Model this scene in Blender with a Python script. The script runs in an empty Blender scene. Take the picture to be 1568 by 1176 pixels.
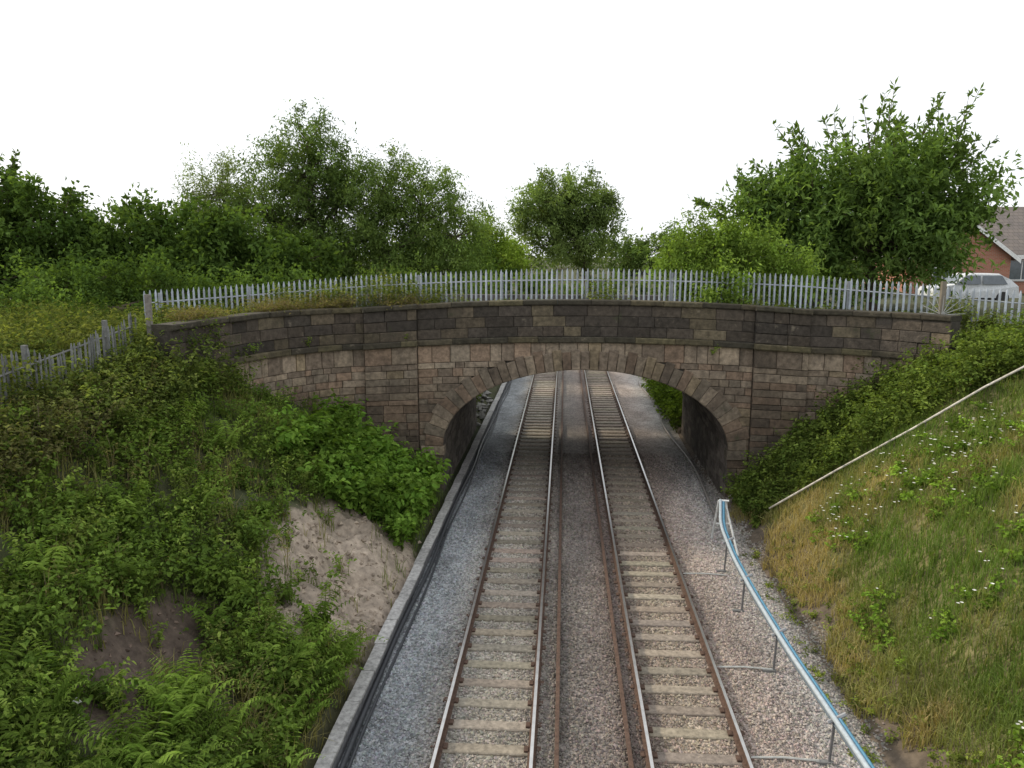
import bpy, math, numpy as np
from mathutils import Vector
R = np.random.RandomState
scene = bpy.context.scene

# ------------------------------------------------------------------ helpers
def link(o, parent=None):
    scene.collection.objects.link(o)
    if parent: o.parent = parent
    return o
def empty(name):
    e = bpy.data.objects.new(name, None); return link(e)

def np_mesh(name, V, Fs, mats, col=None, mi=None, parent=None, smooth=False, uv=None):
    V = np.asarray(V, dtype=np.float32)
    me = bpy.data.meshes.new(name)
    Fs = [np.asarray(f, dtype=np.int32) for f in Fs if len(f)]
    loops = np.concatenate([f.ravel() for f in Fs])
    tot = np.concatenate([np.full(len(f), f.shape[1], dtype=np.int32) for f in Fs])
    start = np.concatenate([[0], np.cumsum(tot)[:-1]]).astype(np.int32)
    me.vertices.add(len(V)); me.vertices.foreach_set("co", V.ravel())
    me.loops.add(len(loops)); me.loops.foreach_set("vertex_index", loops)
    me.polygons.add(len(tot)); me.polygons.foreach_set("loop_start", start)
    me.polygons.foreach_set("loop_total", tot)
    if not isinstance(mats, (list, tuple)): mats = [mats]
    for m in mats: me.materials.append(m)
    if mi is not None: me.polygons.foreach_set("material_index", np.asarray(mi, dtype=np.int32))
    me.polygons.foreach_set("use_smooth", np.full(len(tot), smooth, dtype=bool))
    me.update(calc_edges=True)
    if col is not None:
        a = me.color_attributes.new("Col", 'FLOAT_COLOR', 'POINT')
        c = np.ones((len(V), 4), dtype=np.float32); c[:, :3] = col
        a.data.foreach_set("color", c.ravel())
    o = bpy.data.objects.new(name, me)
    return link(o, parent)

class MB:
    """mesh accumulator"""
    def __init__(s): s.V=[]; s.Q=[]; s.T=[]; s.C=[]; s.n=0; s.mq=[]; s.mt=[]
    def add(s, V, Q=None, T=None, col=(1,1,1), m=0):
        V=np.asarray(V,float).reshape(-1,3)
        s.V.append(V); c=np.asarray(col,float)
        s.C.append(np.tile(c,(len(V),1)) if c.ndim==1 else c)
        if Q is not None and len(Q): s.Q.append(np.asarray(Q).reshape(-1,4)+s.n); s.mq.append(np.full(len(s.Q[-1]),m))
        if T is not None and len(T): s.T.append(np.asarray(T).reshape(-1,3)+s.n); s.mt.append(np.full(len(s.T[-1]),m))
        s.n+=len(V)
    def box(s, x0,x1,y0,y1,z0,z1,col=(1,1,1),m=0):
        V=[(x0,y0,z0),(x1,y0,z0),(x1,y1,z0),(x0,y1,z0),(x0,y0,z1),(x1,y0,z1),(x1,y1,z1),(x0,y1,z1)]
        s.add(V,Q=[(0,3,2,1),(4,5,6,7),(0,1,5,4),(1,2,6,5),(2,3,7,6),(3,0,4,7)],col=col,m=m)
    def tube(s, pts, rad, n=8, col=(1,1,1), m=0, cap=True):
        pts=np.asarray(pts,float); k=len(pts)
        rad=np.broadcast_to(np.asarray(rad,float),(k,))
        d=np.gradient(pts,axis=0); d/=np.linalg.norm(d,axis=1)[:,None]+1e-9
        ref=np.array([0,0,1.]) if abs(d[:,2]).mean()<.8 else np.array([1.,0,0])
        a=np.cross(d,ref); a/=np.linalg.norm(a,axis=1)[:,None]+1e-9; b=np.cross(d,a)
        t=np.linspace(0,2*np.pi,n,endpoint=False)
        V=(pts[:,None]+rad[:,None,None]*(np.cos(t)[None,:,None]*a[:,None]+np.sin(t)[None,:,None]*b[:,None])).reshape(-1,3)
        Q=[]
        for i in range(k-1):
            for j in range(n):
                Q.append((i*n+j,i*n+(j+1)%n,(i+1)*n+(j+1)%n,(i+1)*n+j))
        T=[]
        if cap:
            V=np.vstack([V,pts[0],pts[-1]])
            for j in range(n):
                T.append((k*n,(j+1)%n,j)); T.append((k*n+1,(k-1)*n+j,(k-1)*n+(j+1)%n))
        s.add(V,Q=Q,T=T,col=col,m=m)
    def build(s,name,mats,parent=None,smooth=False):
        Fs=[];mi=[]
        if s.Q: Fs.append(np.vstack(s.Q)); mi.append(np.concatenate(s.mq))
        if s.T: Fs.append(np.vstack(s.T)); mi.append(np.concatenate(s.mt))
        return np_mesh(name,np.vstack(s.V),Fs,mats,col=np.vstack(s.C),mi=np.concatenate(mi),parent=parent,smooth=smooth)

def vnoise(x,y,seed=0):
    x=np.asarray(x,float);y=np.asarray(y,float)
    tab=R(seed+77).rand(256,256)
    xi=np.floor(x).astype(int);yi=np.floor(y).astype(int);fx=x-xi;fy=y-yi
    fx=fx*fx*(3-2*fx);fy=fy*fy*(3-2*fy)
    g=lambda a,b:tab[a%256,b%256]
    return (g(xi,yi)*(1-fx)+g(xi+1,yi)*fx)*(1-fy)+(g(xi,yi+1)*(1-fx)+g(xi+1,yi+1)*fx)*fy
def fbm(x,y,seed=0,o=4):
    r=0;a=.5;t=0
    for i in range(o):
        r=r+a*vnoise(x*2**i+13.7*i,y*2**i+7.3*i,seed+i);t+=a;a*=.5
    return r/t

# ------------------------------------------------------------------ materials
def mat(name, scale=6, lo=.75, hi=1.2, rough=.85, bump=.0, bscale=20, transl=0, metal=0, base=None, spec=.3, vor=0, stain=None, detail=4, noise=True, simple=False):
    m=bpy.data.materials.new(name); m.use_nodes=True
    nt=m.node_tree; N=nt.nodes; L=nt.links; N.clear()
    out=N.new('ShaderNodeOutputMaterial')
    if simple:
        p=N.new('ShaderNodeBsdfDiffuse'); cin=p.inputs['Color']
    else:
        p=N.new('ShaderNodeBsdfPrincipled'); cin=p.inputs['Base Color']
        p.inputs['Roughness'].default_value=rough; p.inputs['Metallic'].default_value=metal
        p.inputs['Specular IOR Level'].default_value=spec
    tc=N.new('ShaderNodeTexCoord')
    if base is None:
        at=N.new('ShaderNodeAttribute'); at.attribute_name='Col'; src=at.outputs['Color']
    else:
        rg=N.new('ShaderNodeRGB'); rg.outputs[0].default_value=(*base,1); src=rg.outputs[0]
    cur=src
    if noise:
        nz=N.new('ShaderNodeTexNoise'); nz.inputs['Scale'].default_value=scale; nz.inputs['Detail'].default_value=detail
        nz.inputs['Roughness'].default_value=.65
        L.new(tc.outputs['Object'],nz.inputs['Vector'])
        mr=N.new('ShaderNodeMapRange'); mr.inputs[1].default_value=.3; mr.inputs[2].default_value=.7
        mr.inputs[3].default_value=lo; mr.inputs[4].default_value=hi
        L.new(nz.outputs['Fac'],mr.inputs[0])
        mul=N.new('ShaderNodeVectorMath'); mul.operation='SCALE'
        L.new(src,mul.inputs[0]); L.new(mr.outputs[0],mul.inputs['Scale'])
        cur=mul.outputs[0]
    if vor:
        vo=N.new('ShaderNodeTexVoronoi'); vo.inputs['Scale'].default_value=vor
        L.new(tc.outputs['Object'],vo.inputs['Vector'])
        sp=N.new('ShaderNodeSeparateColor'); L.new(vo.outputs['Color'],sp.inputs[0])
        m2=N.new('ShaderNodeMapRange'); m2.inputs[3].default_value=.6; m2.inputs[4].default_value=1.35
        L.new(sp.outputs[0],m2.inputs[0])
        mu=N.new('ShaderNodeVectorMath'); mu.operation='SCALE'
        L.new(cur,mu.inputs[0]); L.new(m2.outputs[0],mu.inputs['Scale']); cur=mu.outputs[0]
    if stain:
        for sc,scol,th,wd in stain:
            n3=N.new('ShaderNodeTexNoise'); n3.inputs['Scale'].default_value=sc; n3.inputs['Detail'].default_value=6
            n3.inputs['Roughness'].default_value=.7
            L.new(tc.outputs['Object'],n3.inputs['Vector'])
            r3=N.new('ShaderNodeMapRange'); r3.inputs[1].default_value=th; r3.inputs[2].default_value=th+wd; r3.inputs[4].default_value=.8
            L.new(n3.outputs['Fac'],r3.inputs[0])
            mx=N.new('ShaderNodeMix'); mx.data_type='RGBA'
            L.new(r3.outputs[0],mx.inputs['Factor']); L.new(cur,mx.inputs['A']); mx.inputs['B'].default_value=(*scol,1)
            cur=mx.outputs['Result']
    L.new(cur,cin)
    if bump:
        bp=N.new('ShaderNodeBump'); bp.inputs['Strength'].default_value=bump; bp.inputs['Distance'].default_value=.03
        if vor: h=vo.outputs['Distance']
        else:
            bn=N.new('ShaderNodeTexNoise'); bn.inputs['Scale'].default_value=bscale; bn.inputs['Detail'].default_value=5
            L.new(tc.outputs['Object'],bn.inputs['Vector']); h=bn.outputs['Fac']
        L.new(h,bp.inputs['Height']); L.new(bp.outputs[0],p.inputs['Normal'])
    if transl:
        tr=N.new('ShaderNodeBsdfTranslucent'); sc2=N.new('ShaderNodeVectorMath'); sc2.operation='MULTIPLY'
        L.new(cur,sc2.inputs[0]); sc2.inputs[1].default_value=(1.45,1.5,.6); L.new(sc2.outputs[0],tr.inputs['Color'])
        ms=N.new('ShaderNodeMixShader'); ms.inputs[0].default_value=transl
        L.new(p.outputs[0],ms.inputs[1]); L.new(tr.outputs[0],ms.inputs[2]); L.new(ms.outputs[0],out.inputs[0])
    else: L.new(p.outputs[0],out.inputs[0])
    return m
M_leaf=mat('leaf_foliage',transl=.34,noise=False,simple=True)
M_bark=mat('bark',base=(.10,.08,.06),noise=False,simple=True)
M_stone=mat('sandstone_blocks',scale=7,lo=.55,hi=1.4,rough=.92,bump=.7,bscale=22,stain=[(.8,(.052,.043,.035),.49,.26),(3.5,(.24,.205,.155),.63,.12),(.8,(.06,.065,.035),.63,.1)])
M_mortar=mat('mortar',scale=8,lo=.5,hi=1.2,bump=.4,base=(.065,.056,.046))
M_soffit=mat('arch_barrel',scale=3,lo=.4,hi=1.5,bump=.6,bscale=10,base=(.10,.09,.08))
M_terr=mat('ground_soil',scale=5,lo=.6,hi=1.35,rough=.95,bump=1,bscale=9)
M_ball=mat('ballast',scale=2.2,lo=.75,hi=1.2,rough=.9,bump=1,vor=20)
M_rock=mat('ballast_stones',noise=False,simple=True)
M_conc=mat('concrete',scale=11,lo=.55,hi=1.25,rough=.9,bump=.3,bscale=50)
M_rust=mat('rail_rust',scale=14,lo=.6,hi=1.3,rough=.85,base=(.10,.062,.046))
M_steel=mat('rail_head_steel',scale=5,lo=.8,hi=1.1,rough=.28,metal=.9,base=(.60,.59,.58))
M_galv=mat('galvanised_steel',scale=3,lo=.75,hi=1.15,rough=.5,metal=.2)
M_wood=mat('weathered_wood',scale=9,lo=.6,hi=1.2,rough=.9,bump=.4)
M_paint=mat('painted_metal',scale=14,lo=.75,hi=1.08,rough=.45)
M_asph=mat('asphalt_road',scale=20,lo=.8,hi=1.2,rough=.9,base=(.06,.06,.06))
M_glass=mat('window_glass',rough=.08,base=(.08,.1,.12),spec=.8)

def brickmat(name,c1,c2,mort,scale,bw,rh):
    m=bpy.data.materials.new(name);m.use_nodes=True;N=m.node_tree.nodes;L=m.node_tree.links
    p=N['Principled BSDF'];p.inputs['Roughness'].default_value=.9
    tc=N.new('ShaderNodeTexCoord');mp=N.new('ShaderNodeMapping');mp.inputs['Rotation'].default_value=(math.radians(90),0,0)
    L.new(tc.outputs['Object'],mp.inputs[0])
    b=N.new('ShaderNodeTexBrick');b.inputs['Scale'].default_value=scale
    b.inputs['Color1'].default_value=(*c1,1);b.inputs['Color2'].default_value=(*c2,1);b.inputs['Mortar'].default_value=(*mort,1)
    b.inputs['Brick Width'].default_value=bw;b.inputs['Row Height'].default_value=rh;b.inputs['Mortar Size'].default_value=.01
    L.new(mp.outputs[0],b.inputs['Vector']);L.new(b.outputs['Color'],p.inputs['Base Color']);return m
M_brick=brickmat('red_brick',(.42,.16,.10),(.34,.12,.07),(.3,.25,.2),1,.23,.075)
M_tile=brickmat('roof_tiles',(.19,.16,.14),(.15,.13,.12),(.07,.06,.055),1,.3,.22)

# ------------------------------------------------------------------ site geometry
def xoff(Y): return -np.where(Y>60,(np.maximum(Y,60)-60)**2/420.,0)
LW=[(-6.4,24.3),(-7.0,24.1),(-7.6,23.65),(-8.2,22.95),(-8.65,22.1),(-9.0,21.1),(-9.25,20.0),(-9.4,19.0),(-9.5,18.0)]
RW=[(7.56,24.3),(8.2,24.2),(8.9,23.85),(9.6,23.3),(10.2,22.65),(10.65,22.0)]
SAND=(-4.85,16.3,1.6,3.5); SOIL=(-6.3,10.9,.8,2.0)
def ell(X,Y,e):
    v=((X-e[0])/e[2])**2+((Y-e[1])/e[3])**2
    return v*(.45+1.1*fbm(X*1.7+e[1],Y*1.7,88))
RX=[5.1,5.5,6.2,7.6,10,11.2,12.5,15,40]; RZ=[-.28,0.0,.7,2.1,4.2,5.0,5.4,5.5,5.2]
def height(X,Y,noise=True):
    X=np.asarray(X,float);Y=np.asarray(Y,float);x=X-xoff(Y)
    z=np.interp(x,[-30,-14,-11.2,-9.5,-8.1,-6.4,-4.6,-3.95,-3.7]+RX,
                  [5.1,5.1,5.0,4.45,3.1,1.75,.45,.02,-.28]+RZ)
    f=np.interp(Y,[4,13,18,24],[.8,.88,1,1]); z=np.where(x<-4,z*f,z)
    if noise:
        w=np.clip((np.abs(x-.6)-4.4)/1.2,0,1)
        z=z+w*((fbm(X*.5,Y*.5,3)-.5)*.8+(fbm(X*2.2,Y*2.2,5)-.5)*.28)
        s=np.clip(1.2-ell(X,Y,SAND),0,1)*w; z=z+s*.2*np.sin(X*2.3+Y)+s*(fbm(X*3,Y*3,9)-.5)*.7
        s=np.clip(1.2-ell(X,Y,SOIL),0,1)*w; z=z-s*.3+s*(fbm(X*3,Y*3,19)-.5)*.5
    ywl=np.interp(X,[p[0] for p in LW[::-1]],[p[1] for p in LW[::-1]])
    ywr=np.interp(X,[p[0] for p in RW],[p[1] for p in RW])
    z=np.where((X<-4.1)&(Y>ywl+.28)&(Y<33.55),4.95,z)
    z=np.where((X>5.47)&(X<10.9)&(Y>ywr+.28)&(Y<33.55),4.95,z)
    return z
xs=np.concatenate([np.linspace(-400,-40,14),np.arange(-38,-14,1.5),np.arange(-14,15,.14),np.arange(15,40,1.5),np.linspace(42,400,14)])
ys=np.concatenate([[-60,-20,-8,-2],np.arange(1,36,.14),np.arange(36,70,.7),np.arange(71,150,3),np.linspace(155,700,12)])
XX,YY=np.meshgrid(xs,ys); ZZ=height(XX,YY)
def grid_faces(nx,ny):
    i=np.arange(nx-1)[None,:]+nx*np.arange(ny-1)[:,None]; i=i.ravel()
    return np.stack([i,i+1,i+1+nx,i+nx],1)
tc=np.zeros(XX.shape+(3,)); n1=fbm(XX*.8,YY*.8,21)[...,None]
tc[:]=np.array([.075,.065,.038])*(1-n1)+np.array([.055,.075,.028])*n1
rt=(XX>5.3)[...,None]; dry=np.array([.22,.18,.09])*n1+np.array([.11,.13,.05])*(1-n1); tc=np.where(rt&(YY<24)[...,None],dry,tc)
s=(np.clip((5.8+.7*n1[...,0]-XX)*2.5,0,1)*(XX>4.5)*(YY<60))[...,None]; tc=tc*(1-s)+(np.array([.12,.095,.072])*(.6+.8*fbm(XX*3,YY*3,7)[...,None]))*s
s=np.clip((1.15-ell(XX,YY,SAND))*3,0,1)[...,None]; tc=tc*(1-s)+(np.array([.36,.295,.235])*(.6+.7*fbm(XX*1.5,YY*1.5,27)[...,None]))*s
s=np.clip((1.25-ell(XX,YY,SOIL))*3,0,1)[...,None]; tc=tc*(1-s)+np.array([.11,.083,.066])*s
np_mesh('ground',np.stack([XX,YY,ZZ],-1).reshape(-1,3),[grid_faces(len(xs),len(ys))],M_terr,col=tc.reshape(-1,3),smooth=True)

# ---- ballast
BX=[-3.6,-3.3,-2.6,-2.0,-1.88,-.5,-.38,.5,1.36,1.46,2.86,2.98,3.7,4.8,5.6]
BZ=[-.22,-.19,-.165,-.15,-.205,-.205,-.15,-.17,-.15,-.205,-.205,-.15,-.175,-.2,-.33]
def bh(x,y): return np.interp(x,BX,BZ)+(fbm(x*4,y*4,31)-.5)*.03
CX=[-3.6,-2.6,-1.9,-1.2,-.4,.5,1.4,2.2,3.0,3.8,4.6,5.6]
CC=np.array([[.25,.265,.28],[.28,.29,.30],[.29,.27,.245],[.33,.30,.255],[.23,.205,.18],[.20,.175,.16],[.195,.155,.135],[.32,.27,.215],[.30,.245,.21],[.38,.325,.295],[.37,.35,.335],[.2,.18,.15]])
def bcol(x): return np.stack([np.interp(x,CX,CC[:,i]) for i in range(3)],-1)
bx=np.arange(-3.58,5.7,.08); by=np.concatenate([np.arange(-6,30,.12),np.arange(30,60,.4),np.arange(60,150,1.5)])
BXX,BYY=np.meshgrid(bx,by)
bc=bcol(BXX+(fbm(BXX,BYY,8)-.5)*.8)*(.65+.7*fbm(BXX*1.3,BYY*.5,66))[...,None]
np_mesh('ballast_bed',np.stack([BXX+xoff(BYY),BYY,bh(BXX,BYY)],-1).reshape(-1,3),[grid_faces(len(bx),len(by))],M_ball,col=bc.reshape(-1,3),smooth=True)
r=R(4); n=105000
sx=r.uniform(-3.3,5.5,n); sy=7.5*np.exp(r.rand(n)*np.log(30/7.5))
edge=5.2+.7*(fbm(sy*.9,sy*0,55)-.5)*2
TC=[-1.18,2.16]
ph=(sy%.65)
onsl=((np.abs(sx+1.18)<.72)|(np.abs(sx-2.16)<.72))&(ph<.27)
rl=np.zeros(n,bool)
for c in TC:
    for d in (-.75,.75): rl|=np.abs(sx-c-d)<.075
keep=~rl&~(onsl&(r.rand(n)<.93))&(sx<edge+.3*r.rand(n))
sx=sx[keep];sy=sy[keep];n=len(sx)
octv=np.array([(1,0,0),(0,1,0),(-1,0,0),(0,-1,0),(0,0,.8),(0,0,-.8)],float)
octf=np.array([(0,1,4),(1,2,4),(2,3,4),(3,0,4),(1,0,5),(2,1,5),(3,2,5),(0,3,5)])
sz=r.uniform(.016,.036,n)*(1+.25*(sy>20))
V=octv[None]*sz[:,None,None]*(1+r.uniform(-.35,.35,(n,6,3)))+r.uniform(-.3,.3,(n,6,3))*sz[:,None,None]
a=r.rand(n)*6.28;ca,sa=np.cos(a),np.sin(a)
V=np.stack([V[...,0]*ca[:,None]-V[...,1]*sa[:,None],V[...,0]*sa[:,None]+V[...,1]*ca[:,None],V[...,2]],-1)
V+=np.stack([sx,sy,np.maximum(bh(sx,sy),np.where(sx>4.8,height(sx,sy),-9))+r.uniform(-.005,.018,n)],-1)[:,None]
c=bcol(sx)*(.65+.7*fbm(sx*1.3,sy*.5,66))[:,None]*r.uniform(.55,1.4,n)[:,None]*(1+r.uniform(-.06,.06,(n,3)))
np_mesh('ballast_gravel',V.reshape(-1,3),[(octf[None]+6*np.arange(n)[:,None,None]).reshape(-1,3)],M_rock,col=np.repeat(c,6,0))

# ---- tracks
r=R(9)
yy=np.concatenate([np.arange(-6,60,6.),np.arange(60,150,3.)])
prof=[(-.07,-.158),(.07,-.158),(.07,-.148),(.012,-.128),(.012,-.045),(.036,-.032),(.036,-.004),(.026,0),(-.026,0),(-.036,-.004),(-.036,-.032),(-.012,-.045),(-.012,-.128),(-.07,-.148)]
def rail(mb,x,dz=0,rusty=False):
    k=len(prof);V=[];Q=[];mi=[]
    for y in yy:
        for (px,pz) in prof: V.append((x+px+float(xoff(y)),y,pz+dz))
    for i in range(len(yy)-1):
        for j in range(k):
            q=(i*k+j,i*k+(j+1)%k,(i+1)*k+(j+1)%k,(i+1)*k+j)
            (mi if (j==7 and not rusty) else Q).append(q)
    mb.add(V,Q=Q,m=0)
    if mi:
        base=mb.n-len(V); mb.Q.append(np.array(mi)+base); mb.mq.append(np.full(len(mi),1))
for ti,c in enumerate(TC):
    tr=empty('railway_track'); mb=MB()
    for d in (-.75,.75): rail(mb,c+d)
    mb.build('rails',[M_rust,M_steel],parent=tr)
    mb=MB(); cl=MB()
    for y in np.arange(-5.85,140,.65):
        y=float(y);xo=float(xoff(y)); g=r.uniform(.7,1.12)
        col=np.array([.30,.255,.205])*g*(1+r.uniform(-.04,.04,3)); j=r.uniform(-.012,.012)
        x0,x1=c-1.0+xo,c+1.0+xo; y0,y1=y+.0+j,y+.25+j
        b=.018; sk=r.uniform(-.012,.012)
        V=[(x0,y0,-.3),(x1,y0+sk,-.3),(x1,y1+sk,-.3),(x0,y1,-.3),(x0,y0,-.178),(x1,y0+sk,-.178),(x1,y1+sk,-.178),(x0,y1,-.178),
           (x0+b,y0+b,-.163),(x1-b,y0+b+sk,-.163),(x1-b,y1-b+sk,-.163),(x0+b,y1-b,-.163)]
        mb.add(V,Q=[(0,1,5,4),(1,2,6,5),(2,3,7,6),(3,0,4,7),(4,5,9,8),(5,6,10,9),(6,7,11,10),(7,4,8,11),(8,9,10,11)],col=col)
        if y<45:
            for d in (-.75,.75):
                for sgn in (-1,1):
                    xc=c+d+sgn*.1
                    cl.box(xc-.035,xc+.035,y+.06+j,y+.19+j,-.164,-.13,col=(.06,.04,.03))
    mb.build('sleepers',M_conc,parent=tr); cl.build('rail_clips',M_rust,parent=tr)
for x in (-.04,1.10):
    mb=MB(); rail(mb,x,dz=-.03,rusty=True); mb.build('guard_rail',[M_rust])

# ---- cable trough on the left
tr=empty('cable_trough'); mb=MB(); y=-4.
while y<60:
    g=r.uniform(.75,1.1); dx=r.uniform(-.014,.014); dz=r.uniform(-.008,.008)
    x0,x1=-3.67+dx,-3.43+dx
    mb.box(x0,x1,y+.008,y+.992,.015+dz,.065+dz,col=np.array([.44,.43,.42])*g); y+=1.
mb.build('lids',M_conc,parent=tr)
mb=MB(); mb.box(-3.66,-3.44,-4,60,-.3,.006,col=(.17,.17,.18)); mb.build('trough_body',M_conc,parent=tr)
mb=MB(); ty=np.arange(-4,62,.5)
for (x,z,rr) in ((-3.35,-.12,.05),(-3.22,-.15,.03)):
    mb.tube(np.stack([x+.035*np.sin(ty*.7+x*9),ty,z+.015*np.sin(ty*1.3)],-1),rr,6,col=(.045,.048,.055))
mb.build('black_cables',M_paint,parent=tr,smooth=True)

# ------------------------------------------------------------------ bridge
br=empty('stone_arch_bridge')
cx,ea,zs,eb=.675,4.575,1.5,2.56; RT=.66
def buildpath():
    s=-6.4
    l=[(s,)+LW[0]]
    for i in range(1,len(LW)):
        s-=math.dist(LW[i],LW[i-1]); l.append((s,)+LW[i])
    l=l[::-1]; s=7.56; l.append((s,)+RW[0])
    for i in range(1,len(RW)):
        s+=math.dist(RW[i],RW[i-1]); l.append((s,)+RW[i])
    return np.array(l)
PA=buildpath(); SMIN,SMAX=PA[0,0],PA[-1,0]
def pos(s,d,z):
    x=np.interp(s,PA[:,0],PA[:,1]);y=np.interp(s,PA[:,0],PA[:,2])
    e=.12
    dx=np.interp(s+e,PA[:,0],PA[:,1])-np.interp(s-e,PA[:,0],PA[:,1]);dy=np.interp(s+e,PA[:,0],PA[:,2])-np.interp(s-e,PA[:,0],PA[:,2])
    l=math.hypot(dx,dy); nx,ny=dy/l,-dx/l
    return (x+nx*d,y+ny*d,z)
def hump(s): return .13-.27*min(1,((s-.6)/7.)**2)
def block(mb,cs,d0,d1,col,ins=.014,hz=True):
    cs=np.array(cs,float)
    ce=cs.mean(0); size=np.abs(cs-ce); 
    inn=cs+np.sign(ce-cs)*np.minimum(ins,size*.4)
    V=[]
    for (ring,d) in ((cs,d0),(cs,d1-.018),(inn,d1)):
        for (s,z) in ring:
            V.append(pos(s,d,z+(hump(s)*min(1,max(0,z/4.8)) if hz else 0)))
    Q=[(0,1,5,4),(1,2,6,5),(2,3,7,6),(3,0,4,7),(4,5,9,8),(5,6,10,9),(6,7,11,10),(7,4,8,11),(8,9,10,11)]
    mb.add(V,Q=Q,col=col)
r=R(12)
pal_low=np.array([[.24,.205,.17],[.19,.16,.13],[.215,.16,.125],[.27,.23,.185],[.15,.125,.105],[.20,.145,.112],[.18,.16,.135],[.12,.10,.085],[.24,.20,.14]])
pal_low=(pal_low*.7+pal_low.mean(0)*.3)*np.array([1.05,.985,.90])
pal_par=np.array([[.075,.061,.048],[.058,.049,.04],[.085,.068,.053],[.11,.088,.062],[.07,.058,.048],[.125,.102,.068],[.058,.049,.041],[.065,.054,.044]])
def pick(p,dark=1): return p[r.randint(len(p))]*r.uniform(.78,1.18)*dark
def extw(z):
    if z<=zs: return ea
    t=(z-zs)/(eb+RT)
    return (ea+RT)*math.sqrt(max(0,1-t*t))
mb=MB()
zc=[-.45]
while zc[-1]<4.45: zc.append(zc[-1]+r.uniform(.17,.30))
zc[-1]=4.80
def fill(s0,s1,z0,z1,d,pal,lm=(.3,.8),dark=1):
    if s1-s0<.03: return
    s=s0
    while s<s1-1e-6:
        e=s+r.uniform(*lm)
        if s1-e<.2: e=s1
        g=.006
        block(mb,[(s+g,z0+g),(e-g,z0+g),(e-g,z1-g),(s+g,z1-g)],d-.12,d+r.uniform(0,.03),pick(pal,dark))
        s=e
for i in range(len(zc)-1):
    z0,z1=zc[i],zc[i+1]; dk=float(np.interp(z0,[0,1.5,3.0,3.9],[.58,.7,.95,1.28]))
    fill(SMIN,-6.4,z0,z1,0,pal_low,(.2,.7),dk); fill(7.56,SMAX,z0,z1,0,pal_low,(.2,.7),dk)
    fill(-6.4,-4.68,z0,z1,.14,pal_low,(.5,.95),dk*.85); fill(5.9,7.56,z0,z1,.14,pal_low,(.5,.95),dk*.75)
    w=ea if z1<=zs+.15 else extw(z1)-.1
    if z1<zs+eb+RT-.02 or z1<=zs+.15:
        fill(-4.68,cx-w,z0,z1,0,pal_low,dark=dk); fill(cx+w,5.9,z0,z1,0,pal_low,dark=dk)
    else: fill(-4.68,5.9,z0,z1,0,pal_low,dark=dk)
mb.build('ashlar_blocks',M_stone,parent=br)
mb=MB(); NV=41
th=np.linspace(0,np.pi,2000); arc=np.concatenate([[0],np.cumsum(np.hypot(np.diff(ea*np.cos(th)),np.diff(eb*np.sin(th))))])
tv=np.interp(np.linspace(0,arc[-1],NV+1),arc,th)
def ep(t,o=0):
    nx,nz=math.cos(t)/ea,math.sin(t)/eb; l=math.hypot(nx,nz)
    return (cx+ea*math.cos(t)+nx/l*o, zs+eb*math.sin(t)+nz/l*o)
for i in range(NV):
    t0,t1=tv[i]+.0018,tv[i+1]-.0018; o=RT*(1.04 if i%2 else .9)*r.uniform(.95,1.03)
    block(mb,[ep(t0),ep(t0,o),ep(t1,o),ep(t1)],-.6,.05+r.uniform(0,.03),pick(pal_low,.9),ins=.02,hz=False)
for (a,b) in ((-4.62,-3.86),(5.21,5.85)):
    block(mb,[(a,1.2),(b,1.2),(b,1.5),(a,1.5)],-.3,.07,pick(pal_low,.8),hz=False)
mb.build('voussoir_ring',M_stone,parent=br)
mb=MB()
pz=[4.98,5.30,5.63,5.98]
for i in range(3):
    for (a,b,d,dk) in ((SMIN,-6.4,0,1),(-6.4,-4.68,.14,1),(-4.68,5.9,0,1),(5.9,7.56,.14,1),(7.56,SMAX,0,1.3)):
        fill(a,b,pz[i],pz[i+1],d-.02,pal_par,(.45,1.1),dk)
def course(z0,z1,d0,d1,dp):
    for (a,b,x) in ((SMIN-.05,-6.4,0),(-6.44,-4.64,dp),(-4.68,5.9,0),(5.86,7.6,dp),(7.56,SMAX+.05,0)):
        s=a
        while s<b-1e-6:
            e=s+r.uniform(.8,1.3)
            if b-e<.4:e=b
            o=r.uniform(-.008,.008)
            block(mb,[(s+.004,z0+o),(e-.004,z0+o),(e-.004,z1+o),(s+.004,z1+o)],d0,d1+x+r.uniform(-.01,.01),pick(pal_par,.95)*np.array([1,1.05,.9]),ins=.03)
            s=e
course(4.80,4.98,-.1,.12,.14); course(5.98,6.13,-.5,.07,.14)
mb.build('parapet',M_stone,parent=br)
mb=MB(); ss=np.unique(np.concatenate([np.arange(SMIN,SMAX,.2),[SMAX],np.linspace(cx-ea,cx+ea,90)]))
def zb(s):
    t=(s-cx)/ea
    return -.5 if abs(t)>=1 else zs+eb*math.sqrt(max(0,1-t*t))+.02
for a,b in zip(ss[:-1],ss[1:]):
    m_=(a+b)/2; ins=abs(m_-cx)<ea
    za,zb_=(zb(a),zb(b)) if ins else (-.5,-.5)
    if ins and abs(a-cx)>=ea-1e-6: za=zs
    if ins and abs(b-cx)>=ea-1e-6: zb_=zs
    ta,tb=5.97+hump(a),5.97+hump(b)
    V=[pos(a,-.035,za),pos(b,-.035,zb_),pos(b,-.035,tb),pos(a,-.035,ta),pos(a,-.45,za),pos(b,-.45,zb_),pos(b,-.45,tb),pos(a,-.45,ta)]
    mb.add(V,Q=[(0,1,2,3),(5,4,7,6),(3,2,6,7),(4,5,1,0)])
for s_,fl in ((SMIN,0),(SMAX,1)):
    h=hump(s_); mb.add([pos(s_,-.035,-.5),pos(s_,-.45,-.5),pos(s_,-.45,5.97+h),pos(s_,-.035,5.97+h)],Q=[(0,1,2,3)])
mb.build('wall_core',M_mortar,parent=br)
mb=MB(); rr=R(3)
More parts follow.
